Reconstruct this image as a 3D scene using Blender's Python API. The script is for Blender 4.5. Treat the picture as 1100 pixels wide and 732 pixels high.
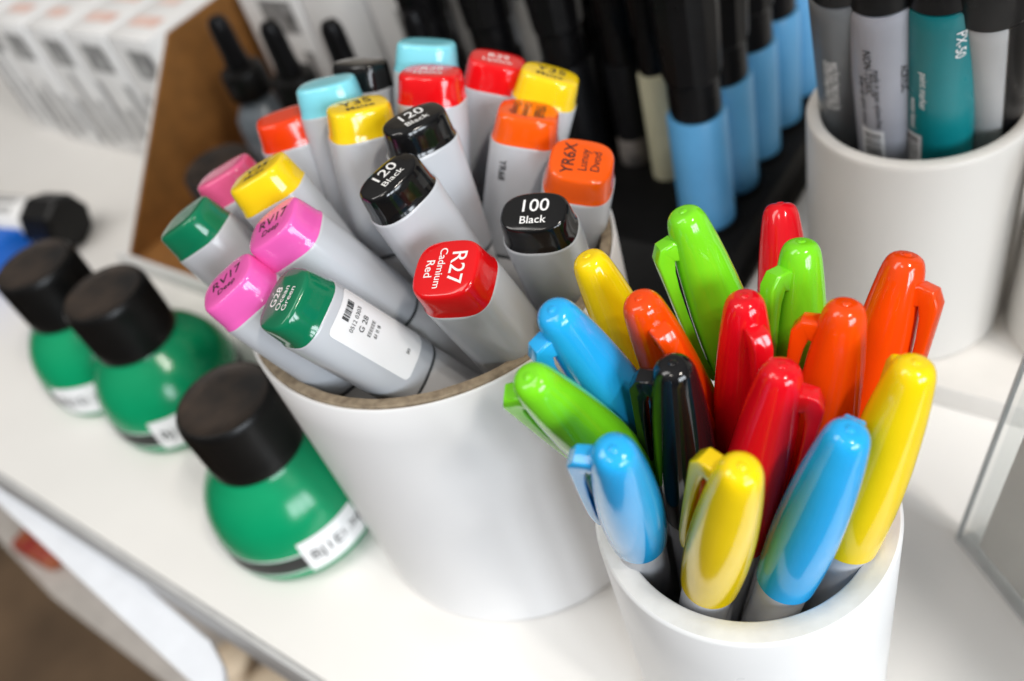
import bpy, bmesh, math, random
from mathutils import Vector, Matrix

random.seed(7)
scene = bpy.context.scene
for o in list(bpy.data.objects):
    bpy.data.objects.remove(o)
COL = scene.collection

# ------------------------------------------------------------------ camera
cam_data = bpy.data.cameras.new('camera')
cam = bpy.data.objects.new('camera', cam_data)
COL.objects.link(cam)
PITCH, ROLL, CAM_H = 0.7726, -0.3423, 0.30
fwd = Vector((0, math.cos(PITCH), -math.sin(PITCH)))
rt = Vector((1, 0, 0))
up = rt.cross(fwd)
r2 = rt * math.cos(ROLL) + up * math.sin(ROLL)
u2 = -rt * math.sin(ROLL) + up * math.cos(ROLL)
cam.matrix_world = Matrix(((r2.x, u2.x, -fwd.x, 0), (r2.y, u2.y, -fwd.y, 0), (r2.z, u2.z, -fwd.z, CAM_H), (0, 0, 0, 1)))
cam_data.sensor_width = 36.0
cam_data.lens = 960.9 / 1100 * 36.0
cam_data.clip_start = 0.01
cam_data.clip_end = 50
cam_data.dof.use_dof = True
cam_data.dof.focus_distance = 0.216
cam_data.dof.aperture_fstop = 7.2
cam_data.dof.aperture_blades = 7
scene.camera = cam

# ------------------------------------------------------------------ world and lamps
world = bpy.data.worlds.new('World')
scene.world = world
world.use_nodes = True
wn, wl = world.node_tree.nodes, world.node_tree.links
bg = wn['Background']
tc = wn.new('ShaderNodeTexCoord')
sep = wn.new('ShaderNodeSeparateXYZ')
wl.new(tc.outputs['Generated'], sep.inputs[0])
ramp = wn.new('ShaderNodeValToRGB')
mad = wn.new('ShaderNodeMath'); mad.operation = 'MULTIPLY_ADD'
mad.inputs[1].default_value = 0.5; mad.inputs[2].default_value = 0.5
wl.new(sep.outputs['Z'], mad.inputs[0])
wl.new(mad.outputs[0], ramp.inputs[0])
cr = ramp.color_ramp
cr.elements[0].position = 0.40; cr.elements[0].color = (0.06, 0.05, 0.04, 1)
cr.elements[1].position = 1.0; cr.elements[1].color = (0.95, 0.93, 0.90, 1)
e = cr.elements.new(0.58); e.color = (0.16, 0.15, 0.145, 1)
side = wn.new('ShaderNodeMapRange')
side.inputs['From Min'].default_value = -1; side.inputs['From Max'].default_value = 1
side.inputs['To Min'].default_value = 1.25; side.inputs['To Max'].default_value = 0.50
wl.new(sep.outputs['X'], side.inputs['Value'])
vm = wn.new('ShaderNodeVectorMath'); vm.operation = 'SCALE'
wl.new(ramp.outputs[0], vm.inputs[0]); wl.new(side.outputs[0], vm.inputs['Scale'])
wl.new(vm.outputs[0], bg.inputs['Color'])
bg.inputs['Strength'].default_value = 0.47


def area(name, loc, target, sx, sy, power, color):
    l = bpy.data.lights.new(name, 'AREA')
    l.shape = 'RECTANGLE'; l.size = sx; l.size_y = sy; l.energy = power; l.color = color
    o = bpy.data.objects.new(name, l); COL.objects.link(o)
    o.location = loc
    o.rotation_euler = (Vector(target) - Vector(loc)).to_track_quat('-Z', 'Y').to_euler()
    return o


# panes of the shop window behind the photographer, to the right
for k in (-1, 0, 1):
    area('window_light', (0.80 + 0.46 * k, -1.95 + 0.20 * k, 0.75), (0.02, 0.15, 0.1), 0.36, 0.9, 17.0, (0.86, 0.93, 1.0))
# ceiling lamps of the shop
for (x, y, z, p, q) in ((0.42, -0.50, 1.15, 3.4, 0.07), (0.47, -0.36, 1.15, 3.4, 0.07), (-0.42, -0.30, 1.3, 2.0, 0.22)):
    area('ceiling_light', (x, y, z), (0.0, 0.2, 0.05), q, q, p, (1.0, 0.93, 0.84))
area('ceiling_light', (-0.95, 0.25, 1.6), (-0.1, 0.3, 0.0), 0.5, 1.3, 12.0, (1.0, 0.97, 0.93))

scene.render.engine = 'CYCLES'
scene.cycles.use_denoising = True
scene.cycles.max_bounces = 10
scene.cycles.caustics_reflective = False
scene.cycles.caustics_refractive = False
scene.view_settings.view_transform = 'Standard'
scene.view_settings.look = 'None'
scene.view_settings.exposure = 0.0
scene.view_settings.gamma = 1.0
scene.view_settings.use_curve_mapping = False


# ------------------------------------------------------------------ materials
def mat(name, color, rough=0.4, metallic=0.0, coat=0.0, var=0.04, bump=0.0, bscale=400, vscale=60, rvar=0.08,
        color2=None, spec=0.5, sss=0.0, trans=0.0, ior=1.46, stretch=None):
    m = bpy.data.materials.new(name); m.use_nodes = True
    n, l = m.node_tree.nodes, m.node_tree.links
    b = n['Principled BSDF']
    b.inputs['Metallic'].default_value = metallic
    b.inputs['Coat Weight'].default_value = coat
    b.inputs['Coat Roughness'].default_value = 0.06
    b.inputs['Specular IOR Level'].default_value = spec
    b.inputs['IOR'].default_value = ior
    b.inputs['Transmission Weight'].default_value = trans
    if sss:
        b.inputs['Subsurface Weight'].default_value = sss
        b.inputs['Subsurface Radius'].default_value = (1, 1, 1)
        b.inputs['Subsurface Scale'].default_value = 0.002
    co = n.new('ShaderNodeTexCoord')
    src = co.outputs['Object']
    if stretch:
        mp = n.new('ShaderNodeMapping'); mp.inputs['Scale'].default_value = stretch
        l.new(src, mp.inputs[0]); src = mp.outputs[0]
    nz = n.new('ShaderNodeTexNoise'); nz.inputs['Scale'].default_value = vscale; nz.inputs['Detail'].default_value = 5
    l.new(src, nz.inputs['Vector'])
    mx = n.new('ShaderNodeMix'); mx.data_type = 'RGBA'
    c2 = color2 if color2 else tuple(max(0, c * (1 - 2 * var)) for c in color)
    c1 = color if color2 else tuple(min(1, c * (1 + var)) for c in color)
    mx.inputs['A'].default_value = (*c1, 1); mx.inputs['B'].default_value = (*c2, 1)
    rp = n.new('ShaderNodeMapRange')
    rp.inputs['From Min'].default_value = 0.35; rp.inputs['From Max'].default_value = 0.7
    l.new(nz.outputs['Fac'], rp.inputs['Value'])
    l.new(rp.outputs[0], mx.inputs['Factor'])
    l.new(mx.outputs['Result'], b.inputs['Base Color'])
    rr = n.new('ShaderNodeMapRange')
    rr.inputs['To Min'].default_value = max(0.02, rough - rvar); rr.inputs['To Max'].default_value = min(1, rough + rvar)
    nz2 = n.new('ShaderNodeTexNoise'); nz2.inputs['Scale'].default_value = vscale * 2.3; nz2.inputs['Detail'].default_value = 3
    l.new(src, nz2.inputs['Vector'])
    l.new(nz2.outputs['Fac'], rr.inputs['Value'])
    l.new(rr.outputs[0], b.inputs['Roughness'])
    if bump:
        nb = n.new('ShaderNodeTexNoise'); nb.inputs['Scale'].default_value = bscale; nb.inputs['Detail'].default_value = 3
        l.new(src, nb.inputs['Vector'])
        bp = n.new('ShaderNodeBump'); bp.inputs['Strength'].default_value = bump; bp.inputs['Distance'].default_value = 0.0004
        l.new(nb.outputs['Fac'], bp.inputs['Height']); l.new(bp.outputs[0], b.inputs['Normal'])
    return m


def gloss(name, color, rough=0.13, sss=0.0):
    return mat(name, color, rough=rough, coat=0.25, var=0.02, vscale=90, rvar=0.03, sss=sss)


M = {}
M['table'] = mat('white_laminate', (0.80, 0.785, 0.76), 0.34, var=0.015, vscale=12, bump=0.03, bscale=900)
M['edge'] = mat('grey_edge_metal', (0.52, 0.52, 0.52), 0.4, var=0.05)
M['ledge'] = mat('white_ledge', (0.82, 0.85, 0.90), 0.4, var=0.02)
M['floor'] = mat('brown_floor', (0.16, 0.10, 0.055), 0.6, var=0.3, vscale=4)
M['shelf'] = mat('lower_shelf_white', (0.56, 0.52, 0.48), 0.5, var=0.05)
M['paper_white'] = mat('white_card_sleeve', (0.85, 0.845, 0.85), 0.42, var=0.008, vscale=15, rvar=0.02)
M['rawboard'] = mat('raw_board_edge', (0.30, 0.24, 0.165), 0.85, vscale=350, color2=(0.16, 0.12, 0.08), bump=0.3, bscale=1500)
M['pvc'] = mat('white_pvc', (0.80, 0.81, 0.82), 0.28, var=0.006, vscale=20, rvar=0.015)
M['pvc_rim'] = mat('cut_pvc_rim', (0.70, 0.71, 0.71), 0.5, var=0.05, vscale=120, bump=0.15, bscale=700)
M['pvc_shaded'] = mat('shaded_white_pvc', (0.62, 0.60, 0.57), 0.4, var=0.008, vscale=20, rvar=0.02)  # the front cup's white pipe again, with dim warm shade put into the colour
M['mbody'] = mat('pale_grey_plastic', (0.52, 0.54, 0.575), 0.22, var=0.004, vscale=30, rvar=0.02)
M['mbarrel'] = mat('pale_grey_barrel', (0.48, 0.485, 0.50), 0.33, var=0.004, vscale=30, rvar=0.02)
M['black_gloss'] = gloss('black_gloss_plastic', (0.005, 0.005, 0.0055), 0.12)
M['black'] = mat('black_plastic', (0.005, 0.0048, 0.0055), 0.30, var=0.1, spec=0.2)
M['blackcap'] = mat('black_cap_plastic', (0.005, 0.0048, 0.0048), 0.36, var=0.1, spec=0.3)
M['dusty'] = mat('dusty_cap_top', (0.008, 0.007, 0.0065), 0.55, color2=(0.045, 0.030, 0.021), vscale=60)
M['rack'] = mat('black_rack_plastic', (0.005, 0.0048, 0.0048), 0.5, var=0.1, spec=0.12)
M['ink_white'] = mat('white_print', (0.85, 0.85, 0.85), 0.5, var=0.01)
M['ink_black'] = mat('black_print', (0.018, 0.018, 0.018), 0.5, var=0.01)
M['ink_grey'] = mat('grey_print', (0.30, 0.30, 0.31), 0.6, var=0.2, vscale=120)
M['sticker'] = mat('white_sticker', (0.84, 0.84, 0.85), 0.45, var=0.01)
M['pen_grey'] = mat('silver_grey_plastic', (0.50, 0.51, 0.54), 0.32, var=0.03)
M['seam'] = mat('dark_seam', (0.05, 0.055, 0.06), 0.5)
M['green_ink'] = mat('green_bottle_plastic', (0.003, 0.28, 0.115), 0.20, var=0.05, vscale=30, sss=0.0)
M['cardboard'] = mat('brown_cardboard', (0.25, 0.105, 0.022), 0.8, var=0.08, vscale=90)
M['carton'] = mat('white_carton', (0.80, 0.80, 0.80), 0.5, var=0.02)
M['carton_print'] = mat('carton_grey_print', (0.17, 0.17, 0.175), 0.6, color2=(0.46, 0.46, 0.46), vscale=70)
M['carton_dark'] = mat('carton_dark_print', (0.13, 0.13, 0.13), 0.6, color2=(0.45, 0.45, 0.45), vscale=110)
M['pink_print'] = mat('pale_red_print', (0.75, 0.45, 0.38), 0.6, color2=(0.85, 0.75, 0.70), vscale=30)
M['blue_barrel'] = mat('sky_blue_barrel', (0.10, 0.34, 0.62), 0.35, var=0.03)
M['cream'] = mat('cream_barrel', (0.50, 0.48, 0.34), 0.45, var=0.03)
M['acrylic'] = mat('clear_acrylic', (0.93, 0.95, 0.95), 0.03, trans=1.0, ior=1.49, var=0.0, rvar=0.01)
M['insert'] = mat('pale_grey_insert', (0.80, 0.77, 0.74), 0.6, var=0.03)
M['riser'] = mat('white_riser', (0.78, 0.76, 0.73), 0.4, var=0.02)
M['grey_body'] = mat('slate_grey_bottle', (0.16, 0.19, 0.22), 0.3, var=0.1)
M['blue'] = mat('bright_blue_plastic', (0.01, 0.14, 0.62), 0.35, var=0.05)
M['red_pack'] = mat('red_packet', (0.30, 0.02, 0.02), 0.5, color2=(0.42, 0.14, 0.05), vscale=60)
M['beige'] = mat('beige_wall', (0.56, 0.50, 0.42), 0.7, var=0.03)
M['beige_jar'] = mat('beige_jar', (0.72, 0.58, 0.42), 0.5, var=0.03)

def acrylic(name, tint):
    m = bpy.data.materials.new(name); m.use_nodes = True
    n, l = m.node_tree.nodes, m.node_tree.links
    n.remove(n['Principled BSDF'])
    tr = n.new('ShaderNodeBsdfTransparent'); tr.inputs[0].default_value = (*tint, 1)
    gl = n.new('ShaderNodeBsdfGlossy'); gl.inputs['Roughness'].default_value = 0.03
    lw = n.new('ShaderNodeLayerWeight'); pw = n.new('ShaderNodeMath'); pw.operation = 'POWER'; pw.inputs[1].default_value = 5.0
    fr = n.new('ShaderNodeMath'); fr.operation = 'MULTIPLY_ADD'; fr.inputs[1].default_value = 0.8; fr.inputs[2].default_value = 0.03
    l.new(lw.outputs['Facing'], pw.inputs[0]); l.new(pw.outputs[0], fr.inputs[0])
    mx = n.new('ShaderNodeMixShader')
    l.new(fr.outputs[0], mx.inputs[0]); l.new(tr.outputs[0], mx.inputs[1]); l.new(gl.outputs[0], mx.inputs[2])
    l.new(mx.outputs[0], n['Material Output'].inputs['Surface'])
    return m


M['acrylic'] = acrylic('clear_acrylic_sheet', (0.96, 0.97, 0.97))
M['acrylic_edge'] = mat('acrylic_cut_edge', (0.62, 0.63, 0.63), 0.25, var=0.05)
C_GREEN = gloss('cap_green', (0.004, 0.165, 0.075))
C_PINK = gloss('cap_pink', (0.82, 0.12, 0.46))
C_PINKD = gloss('cap_rose_pink', (0.76, 0.11, 0.27))
C_YEL = gloss('cap_yellow', (0.90, 0.62, 0.01))
C_OR = gloss('cap_orange', (0.85, 0.10, 0.004))
C_ORED = gloss('cap_orange_red', (0.80, 0.045, 0.004))
C_LB = gloss('cap_light_blue', (0.22, 0.66, 0.78))
C_RED = gloss('cap_red', (0.72, 0.005, 0.008))
P_YEL = gloss('pen_yellow', (0.90, 0.64, 0.005), 0.11)
P_BLU = gloss('pen_blue', (0.020, 0.39, 0.82), 0.11)
P_GRN = gloss('pen_lime_green', (0.19, 0.68, 0.015), 0.11)
P_RED = gloss('pen_red', (0.72, 0.004, 0.012), 0.11)
P_OR = gloss('pen_orange', (0.84, 0.065, 0.002), 0.11)
P_BLK = gloss('pen_black', (0.006, 0.006, 0.007), 0.09)


# ------------------------------------------------------------------ builders
def obj(name, bm, material, parent=None, smooth=True, mw=None, angle=40):
    me = bpy.data.meshes.new(name)
    bmesh.ops.recalc_face_normals(bm, faces=bm.faces)
    bm.to_mesh(me); bm.free()
    for mm in (material if isinstance(material, (list, tuple)) else [material]):
        me.materials.append(mm)
    if smooth:
        me.polygons.foreach_set('use_smooth', [True] * len(me.polygons))
        try:
            me.set_sharp_from_angle(angle=math.radians(angle))
        except Exception:
            pass
    o = bpy.data.objects.new(name, me); COL.objects.link(o)
    if parent:
        o.parent = parent
    if mw is not None:
        o.matrix_world = mw
    return o


def tag(o, label, cat=None, group=None, kind=None):
    if label: o['label'] = label
    if cat: o['category'] = cat
    if group: o['group'] = group
    if kind: o['kind'] = kind
    return o


def empty(name, mw, label, cat, group=None):
    o = bpy.data.objects.new(name, None); COL.objects.link(o)
    o.empty_display_size = 0.01
    o.matrix_world = mw
    return tag(o, label, cat, group)


def ring_loft(bm, rings, close_start=True, close_end=True):
    """rings: list of lists of points with the same count"""
    vs = [[bm.verts.new(p) for p in r] for r in rings]
    n = len(rings[0])
    for a, b in zip(vs, vs[1:]):
        for i in range(n):
            j = (i + 1) % n
            bm.faces.new((a[i], a[j], b[j], b[i]))
    if close_start: bm.faces.new(vs[0])
    if close_end: bm.faces.new(list(reversed(vs[-1])))
    return vs


def lathe(profile, n=64, jitter=None, close_start=True, close_end=True):
    """profile of (r, z)"""
    bm = bmesh.new()
    rings = []
    for r, z in profile:
        rr = []
        for i in range(n):
            a = 2 * math.pi * i / n
            q = r * (1 + (jitter(a, z) if jitter else 0))
            rr.append((q * math.cos(a), q * math.sin(a), z))
        rings.append(rr)
    ring_loft(bm, rings, close_start, close_end)
    return bm


def box_bm(x0, x1, y0, y1, z0, z1, bevel=0.0, seg=2):
    bm = bmesh.new()
    bmesh.ops.create_cube(bm, size=1)
    for v in bm.verts:
        v.co = (x0 + (v.co.x + .5) * (x1 - x0), y0 + (v.co.y + .5) * (y1 - y0), z0 + (v.co.z + .5) * (z1 - z0))
    if bevel:
        bmesh.ops.bevel(bm, geom=list(bm.edges), offset=bevel, segments=seg, profile=0.5, affect='EDGES')
    return bm


def prism(poly, z0, z1, bevel=0.0):
    bm = bmesh.new()
    ring_loft(bm, [[(x, y, z0) for x, y in poly], [(x, y, z1) for x, y in poly]])
    if bevel:
        bmesh.ops.bevel(bm, geom=list(bm.edges), offset=bevel, segments=2, profile=0.5, affect='EDGES')
    return bm


_txt = {}


def text_pts(s, size, spacing=1.0):
    """vertices and faces of a line of lettering, centred at the origin"""
    key = (s, size, spacing)
    if key not in _txt:
        cu = bpy.data.curves.new('lettering', 'FONT')
        cu.body = s; cu.size = size; cu.align_x = 'CENTER'; cu.align_y = 'CENTER'
        cu.resolution_u = 4; cu.space_character = spacing
        cu.offset = size * (0.012 if s.startswith('Y') else 0.006)
        to = bpy.data.objects.new('lettering', cu); COL.objects.link(to)
        bpy.context.view_layer.update()
        dg = bpy.context.evaluated_depsgraph_get()
        me = bpy.data.meshes.new_from_object(to.evaluated_get(dg))
        _txt[key] = ([tuple(v.co) for v in me.vertices], [tuple(p.vertices) for p in me.polygons])
        bpy.data.objects.remove(to); bpy.data.curves.remove(cu); bpy.data.meshes.remove(me)
    return _txt[key]


def add_text(bm, s, size, f, spacing=1.0):
    """adds lettering, mapping flat (x, y) through f"""
    vs, fs = text_pts(s, size, spacing)
    nv = [bm.verts.new(f(v[0], v[1])) for v in vs]
    for q in fs:
        try:
            bm.faces.new([nv[i] for i in q])
        except ValueError:
            pass


def add_rect(bm, x0, x1, y0, y1, f, nx=1, ny=1):
    g = [[bm.verts.new(f(x0 + (x1 - x0) * i / nx, y0 + (y1 - y0) * j / ny)) for j in range(ny + 1)] for i in range(nx + 1)]
    for i in range(nx):
        for j in range(ny):
            bm.faces.new((g[i][j], g[i + 1][j], g[i + 1][j + 1], g[i][j + 1]))


# grid of the display: e1 runs along the table edge, e2 away from it
G1, G2 = Vector((0.6816, -0.7317, 0)), Vector((0.7317, 0.6816, 0))
_det = 0.68 * 0.68 + 0.73 * 0.73


def gxy(a, b, z=0.0):
    """point from coordinates measured along the table edge (a) and away from it (b)"""
    return Vector(((0.68 * a + 0.73 * b) / _det, (-0.73 * a + 0.68 * b) / _det, z))


def gframe(a, b, z=0.0):
    p = gxy(a, b, z)
    return Matrix(((G1.x, G2.x, 0, p.x), (G1.y, G2.y, 0, p.y), (0, 0, 1, p.z), (0, 0, 0, 1)))


# ------------------------------------------------------------------ the setting
o = obj('floor', box_bm(-3.5, 3.5, -3.5, 4.5, -0.77, -0.75), M['floor'], smooth=False)
tag(o, 'brown floor far below the white display table', kind='structure')

t = empty('display_table', gframe(-0.2, 0.036, 0), 'white laminate display table with grey metal front edge and white price ledge', 'table')
obj('table_top', box_bm(-1.3, 1.3, 0.0015, 1.6, -0.03, 0.0, 0.0012), M['table'], t)
obj('front_edge', box_bm(-1.3, 1.3, 0.0, 0.014, -0.054, -0.0305, 0.001), M['edge'], t)
obj('edge_strip', box_bm(-1.3, 1.3, -0.0012, 0.0013, -0.0300, -0.0008, 0.0003), M['edge'], t)
led = [(-0.358, 0.4447), (-0.2196, 0.2924), (-0.2149, 0.2828), (-0.179, 0.2393), (-0.1722, 0.2231), (-0.1701, 0.2029), (-0.1882, 0.2217), (-0.3074, 0.3734), (-0.3555, 0.4342)]
led = [(-0.50, 0.61)] + led[:-1] + [(-0.51, 0.595)]
lo = obj('price_ledge', prism(led, -0.054, -0.049, 0.0008), M['ledge'], None)
lo.parent = t; lo.matrix_parent_inverse = t.matrix_world.inverted()

s = [(-0.75, 0.90), (-0.452, 0.505), (-0.345, 0.388), (-0.20, 0.23), (0.10, 0.51), (-0.45, 1.18)]
o = obj('lower_shelf', prism(s, -0.325, -0.30, 0.002), M['shelf'])
tag(o, 'pale lower shelf seen under the table edge at bottom left', 'shelf')
o = obj('red_packet', box_bm(-0.028, 0.028, -0.017, 0.017, 0, 0.02, 0.006), M['red_pack'], mw=Matrix.Translation((-0.462, 0.560, -0.30)) @ Matrix.Rotation(-0.75, 4, 'Z'))
tag(o, 'small red and orange packet lying on the lower shelf', 'packet')
for k, (x, y, lab) in enumerate(((-0.2838, 0.3752, 'beige lid peeping out under the table edge, nearer the white ledge'),
                                 (-0.252, 0.345, 'beige lid peeping out under the table edge, farther from the white ledge'))):
    o = obj('jar_lid', lathe([(0.010, 0), (0.016, 0.001), (0.016, 0.018), (0.012, 0.021), (0.002, 0.021)], 24), M['beige_jar'],
            mw=Matrix.Translation((x, y, -0.30)))
    tag(o, lab, 'jar lid', 'beige lids on the lower shelf')

# beige wall behind the display
o = obj('back_wall', box_bm(-2.2, 2.2, 0.0, 0.03, -0.75, 1.3), M['beige'], smooth=False, mw=gframe(-0.2, 1.45, 0))
tag(o, 'beige wall behind the display', kind='structure')

# low riser under the cup at right
o = obj('riser', box_bm(-0.13, 0.30, 0.0, 0.25, 0.0, 0.0115, 0.0008), M['riser'], mw=gframe(0.0, 0.2395, 0.0002))
tag(o, 'low white riser board under the marker cup at upper right', 'riser')


# ------------------------------------------------------------------ cups
def cup_wall(R, r, z0, z1, floor, n=96, rough=0.0, rnd=0.0008):
    def jit(a, z):
        return rough * (math.sin(7 * a + 40 * z) + math.sin(13 * a + 1.3) + 0.6 * math.sin(29 * a)) if z > z1 - 0.003 else 0
    prof = [(0.001, z0), (R - 0.001, z0), (R, z0 + 0.001), (R, z0 + 0.02), (R, (z0 + z1) / 2), (R, z1 - rnd * 2), (R, z1 - rnd),
            (R - rnd * 0.3, z1 - rnd * 0.3), (R - rnd, z1), (r + rnd, z1), (r + rnd * 0.3, z1 - rnd * 0.3), (r, z1 - rnd), (r, z1 - 0.01),
            (r, floor + 0.001), (r - 0.001, floor), (0.001, floor)]
    return lathe(prof, n, jit if rough else None)


BX, BY, BR, BH = -0.01704, 0.2253, 0.06021, 0.12549
t = empty('marker_cup', Matrix.Translation((BX, BY, 0.0004)), 'big white tube cup with raw brown cardboard rim holding grey bodied markers', 'pen cup')
prof = [(0.002, 0), (BR - 0.0006, 0), (BR, 0.0006), (BR, 0.03), (BR, 0.07), (BR, 0.11), (BR, BH - 0.0008), (BR - 0.0005, BH), (BR - 0.0012, BH - 0.0004), (BR - 0.0012, 0.002), (0.002, 0.002)]
obj('sleeve', lathe(prof, 128), M['paper_white'], t)
rr = random.Random(3)
ph = [rr.random() * 6.28 for _ in range(4)]
jt = lambda a, z: (0.0016 * math.sin(9 * a + ph[0]) + 0.001 * math.sin(23 * a + ph[1]) + 0.0009 * math.sin(41 * a + ph[2])) if z > 0.12 else 0
ri, ro = BR - 0.0047, BR - 0.0013
prof = [(0.002, 0.0022), (ro, 0.0022), (ro, 0.06), (ro, BH - 0.001), (ro, BH + 0.0002), (ro - 0.0004, BH + 0.0006), (ri + 0.0005, BH + 0.0005), (ri, BH - 0.0002), (ri, 0.08), (ri, 0.005), (0.002, 0.005)]
obj('cardboard_tube', lathe(prof, 128, jt), M['rawboard'], t)

FX, FY, FR, FH = 0.04196, 0.12436, 0.03869, 0.095
t = empty('pen_cup', Matrix.Translation((FX, FY, 0.0004)), 'white plastic pipe cup with thick rim holding the bright capped pens in front', 'pen cup')
prof = [(0.001, 0), (FR - 0.001, 0), (FR, 0.001), (FR, 0.03), (FR, 0.06), (FR, FH - 0.0012), (FR - 0.0004, FH - 0.0004), (FR - 0.0009, FH)]
rim = [(FR - 0.0009, FH), (FR - 0.0030, FH + 0.0002), (FR - 0.0058, FH), (FR - 0.0063, FH - 0.0004), (FR - 0.0066, FH - 0.0014)]
inn = [(FR - 0.0066, FH - 0.0014), (FR - 0.0066, 0.004), (0.001, 0.004)]
obj('tube', lathe(prof, 128, close_end=False), M['pvc'], t)
obj('rim', lathe(rim, 128, close_start=False, close_end=False), M['pvc_rim'], t)
obj('lining', lathe(inn, 96, close_start=False), M['pvc_rim'], t)
# small burrs of glue on the outside at right
bm = bmesh.new()
for k, (ang, z, q) in enumerate(((8, 0.078, .9), (9, 0.072, 1.3), (7, 0.066, 1.0), (8, 0.061, 1.2))):
    a = math.radians(ang)
    mtx = Matrix.Translation(((FR - 0.0002) * math.cos(a), (FR - 0.0002) * math.sin(a), z)) @ Matrix.Diagonal((0.0007 * q, 0.0011 * q, 0.0026 * q, 1))
    bmesh.ops.create_icosphere(bm, subdivisions=2, radius=1, matrix=mtx)
obj('glue_burr', bm, M['pvc'], t)

GX, GY, GR, GH, GZ = 0.1594, 0.2418, 0.0368, 0.095, 0.0119
t = empty('marker_cup', Matrix.Translation((GX, GY, GZ)), 'white plastic cup in a shaded tone on the low riser holding thick grey and teal markers', 'pen cup')
obj('tube', cup_wall(GR, GR - 0.0048, 0, GH, 0.004, rnd=0.0012), M['pvc_shaded'], t)
p2 = (GX + 0.0585, GY - 0.0470)
t = empty('marker_cup', Matrix.Translation((p2[0], p2[1], GZ)), 'white cup in a shaded tone, cut off by the right border of the photo', 'pen cup')
obj('tube', cup_wall(GR, GR - 0.0048, 0, GH, 0.004, rnd=0.0012), M['pvc_shaded'], t)


# ------------------------------------------------------------------ grey bodied markers in the big cup
def frame(P, A, X, L):
    P, A, X = Vector(P), Vector(A), Vector(X)
    z = (-A).normalized()
    x = (X - z * X.dot(z)).normalized()
    y = z.cross(x)
    b = P + A * L
    return Matrix(((x.x, y.x, z.x, b.x), (x.y, y.y, z.y, b.y), (x.z, y.z, z.z, b.z), (0, 0, 0, 1)))


LM = 0.150
HA, HB = 0.0105, 0.0081


def superpt(a, b, n, th):
    c, s_ = math.cos(th), math.sin(th)
    return (a * math.copysign(abs(c) ** (2 / n), c), b * math.copysign(abs(s_) ** (2 / n), s_))


def sl(levels, n, seg=56):
    """levels: (z from the top, inset); lofts superellipse slices"""
    bm = bmesh.new()
    rings = []
    for z, ins in levels:
        rings.append([(*superpt(max(HA - ins, 0.0003), max(HB - ins, 0.0002), n, 2 * math.pi * i / seg), LM + z) for i in range(seg)])
    ring_loft(bm, rings)
    return bm


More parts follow.
